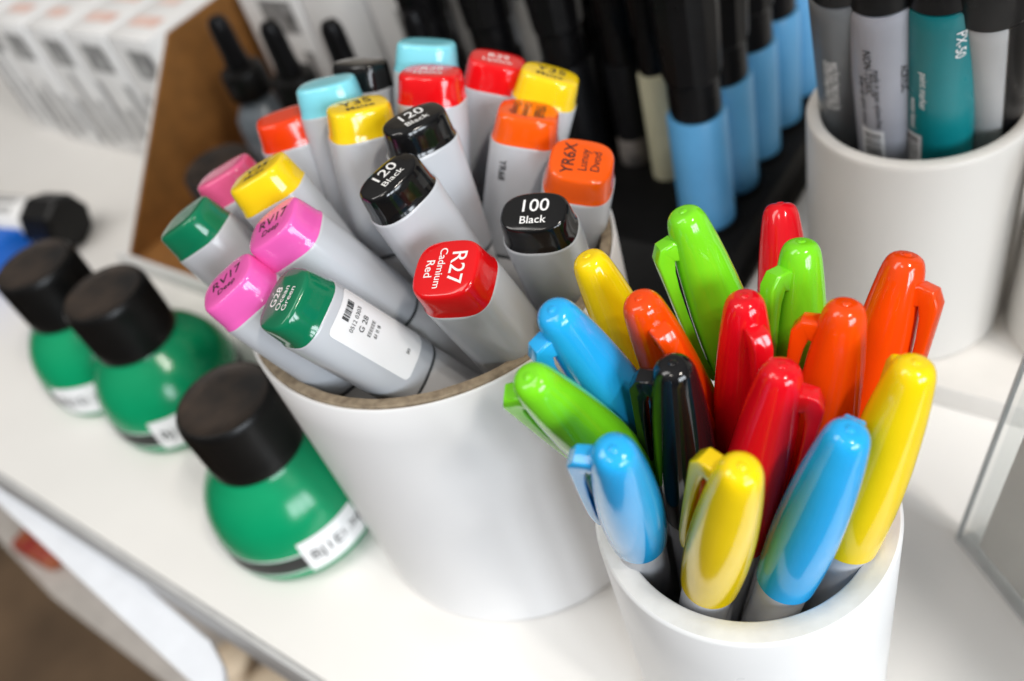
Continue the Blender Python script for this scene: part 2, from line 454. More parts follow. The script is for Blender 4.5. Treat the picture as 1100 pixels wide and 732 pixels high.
def make_marker(key, cmat, lines, ink, label, n=3.0, sticker=False, side=None, turn=0, hb=0.0090):
    global HB
    HB = hb
    P, A, X = COPIC[key]
    mw = frame(P, A, X, LM)
    root = empty('sketch_marker', mw, label, 'marker', 'grey bodied markers in the big cup')
    top = [(0, 0.0050), (0, 0.0022), (-0.0002, 0.00175), (-0.0006, 0.0014), (-0.0012, 0.0012), (-0.0030, 0.00095), (-0.0062, 0.00065), (-0.0076, 0.0005), (-0.0082, 0.00025), (-0.0086, 0.0002), (-0.0088, 0.0006)]
    obj('cap_button', sl(top, n), cmat, root)
    body = [(-0.0084, 0.0030), (-0.0084, 0.0002), (-0.0086, 0.0), (-0.0092, -0.0001), (-0.02, -0.0002), (-0.0452, -0.0002), (-0.0459, 0.0001), (-0.0460, 0.0009), (-0.0467, 0.0009)]
    obj('cap', sl(body, max(2.6, n - .3)), M['mbody'], root)
    sm = [(-0.0460, 0.0010), (-0.0466, 0.0010)]
    bar = [(-0.0464, 0.0018), (-0.0464, 0.0006), (-0.0468, 0.0003), (-0.06, 0.0002), (-0.148, 0.0006), (-0.1495, 0.0014), (-0.15, 0.003)]
    obj('barrel', sl(bar, max(2.5, n - .4)), M['mbarrel'], root)
    obj('seam', sl([(-0.0455, 0.0008), (-0.0458, 0.00015), (-0.0469, 0.00015), (-0.0472, 0.0008)], 2.7), M['seam'], root)
    if lines:
        bm = bmesh.new()
        tot = sum(l[1] for l in lines)
        y = tot * 0.5
        for s_, size in lines:
            yy = y - size * 0.5
            add_text(bm, s_, size, lambda u, v, yy=yy: ((u, v + yy), (-(v + yy), u), None, (v + yy, -u))[turn] + (LM + 0.00008,))
            y -= size
        obj('lettering', bm, ink, root, smooth=False)
    if sticker or side:
        R3 = mw.to_3x3()
        ny = R3 @ Vector((0, 1, 0))
        mid = mw @ Vector((0, 0, LM - 0.03))
        sg = 1 if ny.dot(Vector((0, 0, CAM_H)) - mid) > 0 else -1

        def face(u, v, off=0.00015, sg=sg):
            # u along the marker from the top, v across the broad face
            a, b, nn = HA + 0.0002, HB + 0.0002, 2.7
            q = min(1.0, abs(v) / a)
            yy = b * (1 - q ** nn) ** (1 / nn)
            return (v, sg * (yy + off), LM - u)
    if sticker:
        bm = bmesh.new()
        def rounded(u, v):
            q = min(u - 0.0112, 0.0405 - u)
            k = 0.0 if q >= 0.0016 else 0.0016 - math.sqrt(max(0.0, 0.0016 ** 2 - (0.0016 - q) ** 2))
            c = 0.0026
            return face(u, c + (v - c) * (1 - k / 0.0070))
        add_rect(bm, 0.0112, 0.0405, -0.0044, 0.0096, rounded, 72, 18)
        st = obj('sticker', bm, M['sticker'], root)
        bm = bmesh.new()
        f2 = lambda u, v: face(u, v, 0.00030)
        # text runs across the body at the cap end, barcode next to it
        sgx = -1
        def across(u0):
            return lambda x, y: f2(u0 - y, 0.0030 + (sgx * x if sg > 0 else -sgx * x))
        xs = 0.0
        for k in range(16):
            w = rr.choice((0.00012, 0.0002, 0.0003))
            add_rect(bm, 0.0128, 0.0150, 0.0012 + k * 0.00036, 0.0012 + k * 0.00036 + w, f2)
        for u0, s_, sz in ((0.0170, '0512 0303', 0.0018), (0.0198, 'G 28', 0.0024), (0.0226, 'EEEEEE', 0.0016), (0.0246, '6I II 8', 0.0017)):
            add_text(bm, s_, sz, across(u0))
        add_text(bm, '80', 0.0016, across(0.0365))
        obj('lettering', bm, M['ink_black'], st, smooth=False)
    if side:
        bm = bmesh.new()
        f2 = lambda u, v: face(u, v, 0.00025)
        for s_, u0, v0, sz in side:
            add_text(bm, s_, sz, lambda x, y, u0=u0, v0=v0: f2(u0 + x * sg, v0 - y) if sg > 0 else f2(u0 - x * sg, v0 + y))
        obj('body_lettering', bm, M['ink_black'], root, smooth=False)
    return root


COPIC = {
    'greenF': ((-0.0519, 0.1853, 0.1614), (0.4444, 0.0280, -0.8954), (0.6415, 0.6877, 0.3399)),
    'pinkL': ((-0.0670, 0.2007, 0.1614), (0.3856, -0.0601, -0.9207), (0.9221, 0.0605, 0.3822)),
    'pinkU': ((-0.0503, 0.2081, 0.1689), (0.4096, -0.0538, -0.9107), (0.8841, -0.2228, 0.4108)),
    'greenB': ((-0.0797, 0.2368, 0.1632), (0.3618, -0.1994, -0.9107), (0.8504, -0.3295, 0.4101)),
    'pinkB': ((-0.0677, 0.2567, 0.1625), (0.2101, -0.2441, -0.9467), (0.9725, -0.0478, 0.2281)),
    'yelL': ((-0.0526, 0.2318, 0.1720), (0.2388, -0.2274, -0.9441), (0.9514, -0.1398, 0.2744)),
    'orL': ((-0.0449, 0.2701, 0.1662), (-0.0520, -0.1833, -0.9817), (0.9963, 0.0577, -0.0635)),
    'lbL': ((-0.0279, 0.2668, 0.1736), (-0.0863, -0.2451, -0.9656), (0.9721, -0.2329, -0.0277)),
    'y35L': ((-0.0196, 0.2461, 0.1735), (-0.1728, -0.1931, -0.9658), (0.9598, 0.1871, -0.2091)),
    'blkB': ((-0.0166, 0.2850, 0.1677), (-0.2195, -0.2697, -0.9376), (0.7251, -0.6881, 0.0282)),
    'lbB': ((0.0063, 0.2732, 0.1718), (-0.3221, -0.2202, -0.9207), (0.9000, -0.3730, -0.2256)),
    'redBL': ((0.0041, 0.2530, 0.1723), (-0.2620, -0.1783, -0.9484), (0.8864, -0.4331, -0.1634)),
    'redB': ((0.0262, 0.2666, 0.1615), (-0.4158, -0.0464, -0.9083), (0.8603, -0.3439, -0.3763)),
    'y35R': ((0.0398, 0.2538, 0.1577), (-0.4690, -0.0607, -0.8811), (0.8134, -0.4184, -0.4041)),
    'yrM': ((0.0283, 0.2388, 0.1568), (-0.3823, -0.0925, -0.9194), (0.8726, -0.3634, -0.3263)),
    'yrR': ((0.0362, 0.2128, 0.1513), (-0.2194, 0.2485, -0.9435), (0.8682, -0.3915, -0.3050)),
    'k120B': ((-0.0052, 0.2250, 0.1752), (-0.0147, -0.0766, -0.9969), (0.9486, 0.3142, -0.0382)),
    'k120F': ((-0.0163, 0.2047, 0.1731), (0.1894, -0.0276, -0.9815), (0.8731, 0.4621, 0.1555)),
    'k100': ((0.0166, 0.1883, 0.1583), (0.0827, 0.2139, -0.9734), (0.9062, -0.4225, -0.0159)),
    'r27': ((-0.0097, 0.1759, 0.1603), (0.2253, 0.1684, -0.9596), (0.8572, -0.5025, 0.1130)),
}
W, K = M['ink_white'], M['ink_black']
make_marker('greenF', C_GREEN, [('G28', .0035), ('Ocean', .0028), ('Green', .0028)], W, 'green topped marker with a white barcode sticker on its grey body', 3.0, sticker=True)
make_marker('pinkL', C_PINK, [('RV17', .0050), ('Deep', .0031)], K, 'pink topped marker lettered RV17, lower one, tucked beside the green marker with the sticker', 3.0)
make_marker('pinkU', C_PINK, [('RV17', .0050), ('Deep', .0031)], K, 'pink topped marker lettered RV17, upper one, just below a tilted yellow top', 3.0)
make_marker('greenB', C_GREEN, [], W, 'green topped marker without readable lettering, farthest left of all in the big cup', 2.8)
make_marker('pinkB', C_PINKD, [], K, 'dull rose pink topped marker half hidden behind a tilted yellow topped one', 2.9)
make_marker('yelL', C_YEL, [('Y35', .0050), ('Maize', .0032)], K, 'yellow topped marker leaning left between the rose pink and the upper RV17 marker', 2.9)
make_marker('orL', C_ORED, [], K, 'marker with plain orange red top leaning left, in front of the dropper bottles', 2.8)
make_marker('lbL', C_LB, [], K, 'light blue topped marker, left one, next to the yellow Y35 in the back', 2.8)
make_marker('y35L', C_YEL, [('Y35', .0062), ('Maize', .0038)], K, 'yellow topped marker lettered Y35 beside two black tops lettered 120', 2.9)
make_marker('blkB', M['black_gloss'], [], W, 'marker with plain black top at the back, beside the left light blue one', 3.0, hb=0.0079)
make_marker('lbB', C_LB, [], K, 'light blue topped marker, topmost in the picture, right behind a red one', 2.8)
make_marker('redBL', C_RED, [('R29', .0044), ('Lipstick', .0030)], W, 'red topped marker standing just in front of a light blue top at the back', 2.9)
make_marker('redB', C_RED, [('R29', .0044), ('Lipstick', .0032)], W, 'red topped marker at the back touching the right yellow Y35 top', 3.0)
make_marker('y35R', C_YEL, [('Y35', .0062), ('Maize', .0038)], K, 'yellow topped marker lettered Y35 behind an orange top, right side of the big cup', 2.9)
make_marker('yrM', C_OR, [('YR68', .0046), ('Chrome', .0032), ('Orange', .0034)], K, 'orange topped marker, upper one, between the right yellow and a red top', 3.1, turn=3, side=(('YR68', 0.0165, -0.0052, 0.003),), hb=0.0099)
make_marker('yrR', C_OR, [('YR6X', .0050), ('Lunuy', .0036), ('Dvod', .0036)], K, 'orange topped marker, lower one, lettered YR6X beside the black 100', 3.1, turn=1, hb=0.0099)
make_marker('k120B', M['black_gloss'], [('120', .0056), ('Black', .0034)], W, 'black topped marker lettered 120, the upper of two, behind its twin', 2.5, hb=0.0079)
make_marker('k120F', M['black_gloss'], [('120', .0056), ('Black', .0034)], W, 'black topped marker lettered 120, the lower of two, leaning above the red R27', 2.5, side=(('120 Black', 0.034, -0.0066, 0.004),), hb=0.0079)
make_marker('k100', M['black_gloss'], [('100', .0056), ('Black', .0034)], W, 'black topped marker lettered 100 Black at the right of the big cup', 2.6, hb=0.0079)
make_marker('r27', C_RED, [('R27', .0062), ('Cadmium', .0031), ('Red', .0034)], W, 'red topped marker lettered R27 at the front of the big cup', 3.1, turn=3, hb=0.0099)

# ------------------------------------------------------------------ bright capped pens in the front cup
LP = 0.134
CAPL = 0.0588


def make_pen(key, m, colour, label):
    P, A, X = SHARP[key]
    mw = frame(P, A, X, LP)
    root = empty('felt_pen', mw, label, 'pen', 'bright capped pens in the front cup')
    pr = [(0.0002, 0.0000), (0.0007, 0.0000), (0.00085, -0.00012), (0.0010, -0.00028), (0.0014, -0.00026), (0.0022, -0.0003), (0.0030, -0.0006), (0.0037, -0.0012), (0.0042, -0.0021), (0.00462, -0.0034),
          (0.00505, -0.0060), (0.0056, -0.0100), (0.00615, -0.0150), (0.0067, -0.0215), (0.0072, -0.0290), (0.0075, -0.0370), (0.00757, -0.0440), (0.00745, -0.0510), (0.0071, -CAPL + 0.0006), (0.00705, -CAPL),
          (0.0066, -CAPL - 0.0001), (0.0061, -CAPL + 0.002)]
    cap = obj('cap', lathe([(r, LP + z) for r, z in pr], 48), m, root)
    # clip: a bar that leaves the cap near its tip, runs down beside it and meets it again
    bm = bmesh.new()
    w = 0.0024
    path = [(0.0040, -0.0088, 0.0022), (0.0056, -0.0078, 0.0025), (0.0069, -0.0079, 0.0025), (0.0080, -0.0094, 0.0022), (0.0085, -0.0128, 0.0017),
            (0.0088, -0.018, 0.0014), (0.0090, -0.026, 0.0012), (0.0090, -0.034, 0.0011), (0.0089, -0.041, 0.0011), (0.0084, -0.046, 0.0010), (0.0079, -0.0485, 0.0006)]
    rings = []
    for i, (x, z, h) in enumerate(path):
        a = path[max(0, i - 1)]; b = path[min(len(path) - 1, i + 1)]
        d = Vector((b[0] - a[0], 0, b[1] - a[1])).normalized()
        nrm = Vector((-d.z, 0, d.x))
        ww = w * (1.0 - 0.25 * i / len(path))
        c = Vector((x, 0, LP + z))
        e = min(0.0006, h * 0.45)
        ring = []
        for sx, sy in ((1, -1), (1, 1), (-1, 1), (-1, -1)):
            for k in range(4):
                th = {(1, -1): -90, (1, 1): 0, (-1, 1): 90, (-1, -1): 180}[(sx, sy)] + 30 * k
                cx = sx * (h - e) + e * math.cos(math.radians(th)); cy = sy * (ww - e) + e * math.sin(math.radians(th))
                ring.append(c + nrm * cx + Vector((0, cy, 0)))
        rings.append(ring)
    ring_loft(bm, rings)
    obj('clip', bm, m, root)
    obj('barrel', lathe([(0.0010, 0), (0.0042, 0.0002), (0.0048, 0.001), (0.0059, 0.012), (0.0061, 0.04), (0.0062, LP - CAPL - 0.002), (0.0058, LP - CAPL + 0.001), (0.001, LP - CAPL + 0.002)], 40), M['pen_grey'], root)
    return root


SHARP = {
    'yelB': ((0.0235, 0.1616, 0.1610), (0.1704, -0.1681, -0.9709), (0.0170, 0.9857, -0.1677)),
    'bluB': ((0.0099, 0.1365, 0.1718), (0.2485, 0.0970, -0.9638), (-0.9382, -0.2232, -0.2644)),
    'grL': ((0.0004, 0.1225, 0.1699), (0.2903, 0.1442, -0.9460), (-0.8770, 0.4356, -0.2027)),
    'bluF': ((0.0111, 0.1032, 0.1636), (0.0343, 0.2616, -0.9646), (-0.8622, 0.4958, 0.1038)),
    'blk': ((0.0300, 0.1222, 0.1593), (-0.0211, 0.0399, -0.9990), (-0.8295, 0.5570, 0.0398)),
    'orL': ((0.0292, 0.1397, 0.1632), (0.1690, -0.0091, -0.9856), (0.1765, -0.9835, 0.0394)),
    'grT': ((0.0461, 0.1549, 0.1697), (0.1441, -0.1693, -0.9750), (-0.9894, -0.0428, -0.1388)),
    'redL': ((0.0512, 0.1344, 0.1585), (-0.1230, -0.1383, -0.9827), (0.0182, -0.9904, 0.1371)),
    'redB': ((0.0776, 0.1735, 0.1456), (-0.2328, -0.5282, -0.8166), (0.2327, 0.7850, -0.5742)),
    'grR': ((0.0696, 0.1452, 0.1577), (-0.1834, -0.2529, -0.9500), (-0.9349, -0.2540, 0.2481)),
    'orM': ((0.0687, 0.1231, 0.1577), (-0.1991, -0.1101, -0.9738), (-0.7596, 0.6452, 0.0824)),
    'orR': ((0.0893, 0.1344, 0.1533), (-0.3321, -0.2092, -0.9198), (0.5240, -0.8517, 0.0046)),
    'redF': ((0.0505, 0.1143, 0.1562), (-0.2369, -0.0088, -0.9715), (0.8215, -0.5356, -0.1955)),
    'yelF': ((0.0330, 0.0953, 0.1558), (-0.1249, 0.1737, -0.9768), (-0.4725, 0.8553, 0.2125)),
    'bluR': ((0.0557, 0.0968, 0.1530), (-0.2174, 0.0709, -0.9735), (0.7068, 0.6993, -0.1069)),
    'yelR': ((0.0741, 0.1052, 0.1546), (-0.2367, -0.0223, -0.9713), (0.3626, 0.9255, -0.1096)),
}
make_pen('yelB', P_YEL, 'y', 'yellow pen at the back left of the front cup, beside the black 100 marker')
make_pen('bluB', P_BLU, 'b', 'blue pen leaning left behind the lime green one, clip to its left')
make_pen('grL', P_GRN, 'g', 'lime green pen leaning far left out of the front cup')
make_pen('bluF', P_BLU, 'b', 'short looking blue pen at the front left rim, left of the black pen')
make_pen('blk', P_BLK, 'k', 'the only black pen in the front cup')
make_pen('orL', P_OR, 'o', 'orange pen just behind the black pen, clip facing the viewer')
make_pen('grT', P_GRN, 'g', 'tall lime green pen at the back whose clip stands off to the left')
make_pen('redL', P_RED, 'r', 'red pen in the middle, between the black and the shorter green pen')
make_pen('redB', P_RED, 'r', 'red pen at the very back, peeping out behind a lime green one')
make_pen('grR', P_GRN, 'g', 'lime green pen standing in front of the rearmost red pen')
make_pen('orM', P_OR, 'o', 'orange pen with clip at its left, beside the front red pen')
make_pen('orR', P_OR, 'o', 'orange pen at the far right with its clip on the right side')
make_pen('redF', P_RED, 'r', 'red pen nearest the viewer, clip to its right, above the blue pen')
make_pen('yelF', P_YEL, 'y', 'short looking yellow pen at the front rim with the clip behind it')
make_pen('bluR', P_BLU, 'b', 'blue pen at the front right rim, between two yellow pens')
make_pen('yelR', P_YEL, 'y', 'yellow pen at the right rim leaning outward, beside the front blue pen')


# ------------------------------------------------------------------ green ink bottles
def make_ink(x, y, label, ang):
    root = empty('ink_bottle', Matrix.Translation((x, y, 0.0004)), label, 'ink bottle', 'green ink bottles in a row')
    pr = [(0.001, 0.0), (0.0310, 0.0), (0.0332, 0.0008), (0.0342, 0.0025), (0.0347, 0.006), (0.0349, 0.0105), (0.0348, 0.0165), (0.0342, 0.022), (0.0330, 0.0275), (0.0309, 0.033), (0.0280, 0.038), (0.0243, 0.0425), (0.0205, 0.0460), (0.0185, 0.0485), (0.0180, 0.053), (0.001, 0.053)]
    obj('body', lathe(pr, 80), M['green_ink'], root)

    def wrap(u, v, off):
        # u along the girth, v height
        zs = [(p[1], p[0]) for p in pr[1:-1]]
        r = 0.034
        for (z0, r0), (z1, r1) in zip(zs, zs[1:]):
            if z0 <= v <= z1:
                r = r0 + (r1 - r0) * (v - z0) / max(1e-9, z1 - z0)
        r += off
        a = u / 0.0345
        return (r * math.cos(a), r * math.sin(a), v)

    bm = bmesh.new()
    add_rect(bm, math.radians(ang - 120) * 0.0345, math.radians(ang + 120) * 0.0345, 0.0088, 0.0168, lambda u, v: wrap(u, v, 0.00010), 60, 4)
    obj('black_band', bm, M['ink_black'], root)
    bm = bmesh.new()
    for v in (0.0074, 0.0174):
        add_rect(bm, math.radians(ang - 120) * 0.0345, math.radians(ang + 120) * 0.0345, v, v + 0.0007, lambda u, v: wrap(u, v, 0.00012), 60, 1)
    obj('white_line', bm, M['ink_white'], root)
    bm = bmesh.new()
    a0 = math.radians(ang) * 0.0345
    add_rect(bm, a0 - 0.003, a0 + 0.024, 0.0050, 0.0235, lambda u, v: wrap(u, v, 0.00025), 20, 8)
    st = obj('sticker', bm, M['sticker'], root)
    bm = bmesh.new()
    add_text(bm, 'BJ1E', 0.0080, lambda u, v: wrap(u + a0 + 0.0068, v + 0.0142, 0.00040))
    add_text(bm, '1.30', 0.0064, lambda u, v: wrap(u + a0 + 0.0190, v + 0.0145, 0.00040))
    obj('lettering', bm, M['ink_black'], st, smooth=False)
    bm = bmesh.new()
    n = 120
    rings = []
    for r, z in [(0.0170, 0.0480), (0.0192, 0.0482), (0.0199, 0.0490), (0.0199, 0.0540), (0.0197, 0.0545), (0.0197, 0.0745), (0.0194, 0.0765), (0.0186, 0.0778), (0.0178, 0.0780)]:
        fl = 0.0003 if 0.0546 > z > 0.0544 or z == 0.0745 else 0
        rings.append([((r + (fl if i % 2 else -fl)) * math.cos(6.28318 * i / n), (r + (fl if i % 2 else -fl)) * math.sin(6.28318 * i / n), z) for i in range(n)])
    ring_loft(bm, rings, True, False)
    cap = obj('cap', bm, M['blackcap'], root)
    obj('cap_top', lathe([(0.0178, 0.0780), (0.0170, 0.0774), (0.0120, 0.0772), (0.0030, 0.0773), (0.0006, 0.0773)], 60, close_start=False), M['dusty'], cap)
    return root


make_ink(-0.1090, 0.2502, 'green ink bottle with black cap nearest the big cup', -80)
make_ink(-0.1663, 0.3458, 'green ink bottle with black cap, middle of the row of three', -97)
make_ink(-0.2066, 0.3896, 'green ink bottle with black cap at the far left end of the row', -125)

# ------------------------------------------------------------------ brown cardboard tray with dropper bottles
t = empty('cardboard_tray', gframe(-0.496, 0.176, 0.0003), 'brown cardboard display tray with sloping side wall and low white front lip', 'tray')


def sheet(poly, x0, x1):
    bm = bmesh.new()
    ring_loft(bm, [[(x0, a, b) for a, b in poly], [(x1, a, b) for a, b in poly]])
    return bm


side = [(0.0, 0.0), (0.104, 0.099), (0.27, 0.099), (0.27, 0.0)]
obj('side_wall', sheet(side, 0.0, 0.0022), M['cardboard'], t, smooth=False)
obj('side_cover', sheet([(-0.0008, -0.0002), (0.1036, 0.0996), (0.27, 0.0996), (0.27, 0.0)], -0.0018, -0.0001), M['carton'], t, smooth=False)
obj('tray_floor', box_bm(0.0023, 0.26, 0.0016, 0.268, 0.0, 0.0016), M['cardboard'], t, smooth=False)
obj('front_lip', box_bm(0.0, 0.26, -0.0012, 0.0014, 0.0, 0.0125, 0.0004), M['carton'], t)
obj('back_wall', box_bm(0.0023, 0.26, 0.266, 0.269, 0.0017, 0.11), M['cardboard'], t, smooth=False)


def make_dropper(a, b, label, tint):
    root = empty('dropper_bottle', gframe(a, b, 0.0022), label, 'dropper bottle', 'dropper bottles in the cardboard tray')
    obj('bottle', lathe([(0.001, 0), (0.0155, 0), (0.0168, 0.0015), (0.0170, 0.010), (0.0170, 0.046), (0.0160, 0.053), (0.012, 0.059), (0.0095, 0.062), (0.0095, 0.068), (0.001, 0.068)], 40), M['grey_body'], root)
    obj('collar', lathe([(0.002, 0.0660), (0.0125, 0.0660), (0.0132, 0.067), (0.0130, 0.0800), (0.0120, 0.0825), (0.007, 0.084), (0.001, 0.084)], 40), M['blackcap'], root)
    obj('rubber_bulb', lathe([(0.001, 0.0835), (0.0072, 0.0836), (0.0074, 0.086), (0.0064, 0.092), (0.0062, 0.104), (0.0058, 0.110), (0.0042, 0.1135), (0.001, 0.1145)], 32), M['black'], root)
    obj('label', lathe([(0.0172, 0.012), (0.0172, 0.042)], 40, close_start=False, close_end=False), tint, root)
    return root


TL = mat('dropper_label_grey', (0.30, 0.32, 0.36), 0.5, color2=(0.12, 0.15, 0.19), vscale=50)
make_dropper(-0.4345, 0.276, 'black topped dropper bottle closest to the brown cardboard wall', TL)
make_dropper(-0.3915, 0.276, 'black topped dropper bottle second from the brown cardboard wall', TL)
make_dropper(-0.3515, 0.282, 'dropper bottle showing only its black bulb above the plain black marker top', TL)
make_dropper(-0.3090, 0.298, 'dropper bottle mostly hidden behind the light blue marker top at the back', TL)
o = empty('ink_jar', gframe(-0.432, 0.231, 0.0022), 'squat dark jar in the cardboard tray behind the pink marker tops', 'jar')
obj('body', lathe([(0.001, 0), (0.0205, 0), (0.0215, 0.002), (0.0215, 0.028), (0.019, 0.033), (0.001, 0.033)], 40), M['grey_body'], o)
obj('lid', lathe([(0.001, 0.0335), (0.0205, 0.0335), (0.0212, 0.035), (0.0210, 0.046), (0.0195, 0.048), (0.0185, 0.0475), (0.001, 0.0475)], 40), M['dusty'], o)


# ------------------------------------------------------------------ white cartons
def make_carton(a0, a1, b0, b1, z0, h, label, group, dark=True, stripes=3, top='pink_print'):
    root = empty('carton', gframe((a0 + a1) / 2, b0, z0) @ Matrix.Rotation(math.radians(random.uniform(-1.5, 1.5)), 4, 'Z'), label, 'carton', group)
    w = (a1 - a0) / 2 - 0.0012
    obj('box', box_bm(-w, w, 0, b1 - b0, 0, h, 0.0008), M['carton'], root)
    bm = bmesh.new()
    f = lambda x, z: (x, -0.0004, z)
    r_ = random.Random(int((a0 + b0) * 10000))
    for k in range(stripes):
        x = -w * 0.7 + k * w * 1.4 / max(1, stripes - 1)
        hw = w * r_.uniform(0.10, 0.2)
        add_rect(bm, x - hw, x + hw, h * r_.uniform(0.06, 0.16), h * (0.42 + 0.28 * r_.random()), f)
    obj('print', bm, M['carton_print'], root, smooth=False)
    if dark:
        bm = bmesh.new()
        x = w * r_.uniform(-0.1, 0.3)
        add_rect(bm, x - w * 0.55, x + w * 0.55, h * 0.72, h * 0.92, f)
        obj('emblem', bm, M['carton_dark'], root, smooth=False)
    bm = bmesh.new()
    for k in range(3):
        y = (b1 - b0) * (0.15 + 0.28 * k)
        add_rect(bm, -w * 0.7, w * (0.1 + 0.5 * r_.random()), y, y + (b1 - b0) * 0.12, lambda x, yy: (x, yy, h + 0.0004))
    obj('top_print', bm, M[top], root, smooth=False)
    return root


names = ['leftmost white carton of the front row beyond the cardboard wall', 'white carton second from the left in the front row', 'white carton second from the brown cardboard wall in the front row', 'white carton standing against the brown cardboard wall']
edges = [-0.692, -0.643, -0.595, -0.547, -0.4995]
for k in range(4):
    make_carton(edges[k], edges[k + 1], 0.268, 0.36, 0.0003, 0.10, names[k], 'white cartons in the front row')
make_carton(-0.742, -0.6935, 0.272, 0.36, 0.0003, 0.10, 'white carton with reddish print cut off by the left border of the photo', 'white cartons in the front row')
names = ['white printed carton behind the dropper bottle closest to the cardboard wall', 'white printed carton behind the second dropper bottle', 'white printed carton behind the third dropper bottle', 'white printed carton at the right end behind the dropper bottles']
for k in range(4):
    make_carton(-0.480 + k * 0.056, -0.480 + k * 0.056 + 0.055, 0.325, 0.42, 0.0022, 0.105, names[k], 'white cartons behind the dropper bottles', dark=(k % 2 == 0), stripes=2, top='carton_print')

# small things at the far left
root = empty('ink_bottle', gframe(-0.628, 0.167, 0.0003) @ Matrix.Rotation(math.radians(12), 4, 'Z'), 'white labelled bottle with black octagonal cap lying behind the green bottles', 'bottle')
bm = lathe([(0.001, 0), (0.0150, 0), (0.0158, 0.001), (0.0158, 0.058), (0.012, 0.064), (0.001, 0.064)], 32)
bmesh.ops.transform(bm, matrix=Matrix.Translation((-0.012, 0, 0.0162)) @ Matrix.Rotation(math.radians(90), 4, 'Y'), verts=bm.verts)
obj('body', bm, M['carton'], root)
bm = lathe([(0.001, 0.0645), (0.0175, 0.0645), (0.0182, 0.066), (0.0182, 0.088), (0.0165, 0.091), (0.001, 0.091)], 8)
bmesh.ops.transform(bm, matrix=Matrix.Translation((-0.012, 0, 0.0172)) @ Matrix.Rotation(math.radians(90), 4, 'Y'), verts=bm.verts)
obj('cap', bm, M['blackcap'], root, angle=20)
bm = bmesh.new()
for k in range(3):
    a = math.radians(60 + 28 * k)
    add_rect(bm, -0.004, 0.040, -0.002, 0.002, lambda x, y, a=a: (x, 0.0160 * math.cos(a + y / 0.016), 0.0162 + 0.0160 * math.sin(a + y / 0.016)), 1, 3)
obj('label_print', bm, M['carton_dark'], root)

root = empty('card_pack', gframe(-0.592, 0.134, 0.0003), 'bright blue pack half hidden behind the farthest green ink bottle', 'pack')
obj('box', box_bm(-0.022, 0.014, -0.036, 0.030, 0, 0.022, 0.0015), M['blue'], root)
obj('print', box_bm(-0.016, 0.008, -0.030, -0.008, 0.0221, 0.0226), M['carton'], root)

# ------------------------------------------------------------------ black rack with rows of markers
t = empty('marker_rack', gframe(-0.135, 0.236, 0.0003), 'black plastic rack with stepped front holding rows of black capped markers', 'rack')
bm = bmesh.new()
pf = [(0.0, 0.0), (0.0, 0.010), (0.026, 0.030), (0.215, 0.030), (0.215, 0.0)]
ring_loft(bm, [[(-0.27, a, b) for a, b in pf], [(0.0, a, b) for a, b in pf]])
bmesh.ops.bevel(bm, geom=list(bm.edges), offset=0.0012, segments=2, profile=0.5, affect='EDGES')
obj('base', bm, M['rack'], t)
bm = bmesh.new()
SP = 0.0268
for i in range(5):
    for j in range(6):
        x = -0.021 - 0.040 * i; y = 0.051 + SP * j
        if i == 1 and j < 2:
            continue
        vs = []
        for r, z in ((0.0155, 0.0302), (0.0155, 0.0318), (0.0135, 0.0318), (0.0135, 0.0302)):
            vs.append([(x + r * math.cos(6.28318 * k / 32), y + r * math.sin(6.28318 * k / 32), z) for k in range(32)])
        ring_loft(bm, vs, False, False)
obj('socket_rim', bm, M['rack'], t)


def rack_marker(a, b, bmat, label, group, rb=0.0124, zc=0.087, tint=None):
    root = empty('paint_marker', gframe(a, b, 0.0306), label, 'marker', group)
    q = rb / 0.0124
    z = zc - 0.0306
    obj('barrel', lathe([(0.001, 0), (rb, 0), (rb, 0.002), (rb, z - 0.001), (rb - 0.0006, z), (0.001, z)], 40), bmat, root)
    obj('collar', lathe([(0.001, z + 0.0001), (0.0104 * q, z + 0.0002), (0.0108 * q, z + 0.002), (0.0106 * q, z + 0.017), (0.001, z + 0.017)], 40), M['black'], root)
    obj('cap', lathe([(0.001, z + 0.0171), (0.0114 * q, z + 0.0171), (0.0120 * q, z + 0.0185), (0.0130 * q, z + 0.045), (0.0122 * q, z + 0.074), (0.0112 * q, z + 0.078), (0.001, z + 0.0785)], 12), M['black'], root, angle=15)
    return root


bl = ['sky blue barrelled black capped marker nearest the viewer in the rack', 'second sky blue marker from the viewer in the rack', 'third sky blue marker from the viewer in the rack', 'fourth sky blue marker from the viewer in the rack', 'fifth sky blue marker, farthest from the viewer in the rack']
for j in range(5):
    rack_marker(-0.156, 0.287 + SP * j, M['blue_barrel'], bl[j], 'blue barrelled markers in the rack')
rack_marker(-0.1885, 0.312, M['cream'], 'cream barrelled marker with handwriting, behind the nearest sky blue one', 'dark markers in the rack', rb=0.0072)
DK = mat('dark_barrel', (0.006, 0.006, 0.007), 0.4, var=0.1, spec=0.2)
DW = mat('worn_white_barrel', (0.25, 0.22, 0.20), 0.5, color2=(0.03, 0.03, 0.03), vscale=80)
rows = ['next to the blue row', 'two rows from the blue row', 'three rows from the blue row', 'in the row farthest from the blue ones']
dep = ['front', 'second', 'third', 'fourth', 'fifth', 'rear']
for i in range(4):
    for j in range(5):
        if i == 0 and j in (0, 1):
            continue
        if i == 1 and j == 0:
            fm = rack_marker(-0.2085, 0.318, DK, 'all dark marker in the rack with a scuffed pale foot, left of the cream one', 'dark markers in the rack', rb=0.0078)
            obj('worn_foot', lathe([(0.0080, 0.001), (0.0081, 0.002), (0.0081, 0.015), (0.0080, 0.016)], 32, close_start=False, close_end=False), DW, fm)
            continue
        if i > 1 and j == 0:
            continue
        rack_marker(-0.196 - 0.04 * i, 0.287 + SP * j, DK, 'all black marker in the rack, %s place %s' % (dep[j], rows[i]), 'dark markers in the rack')


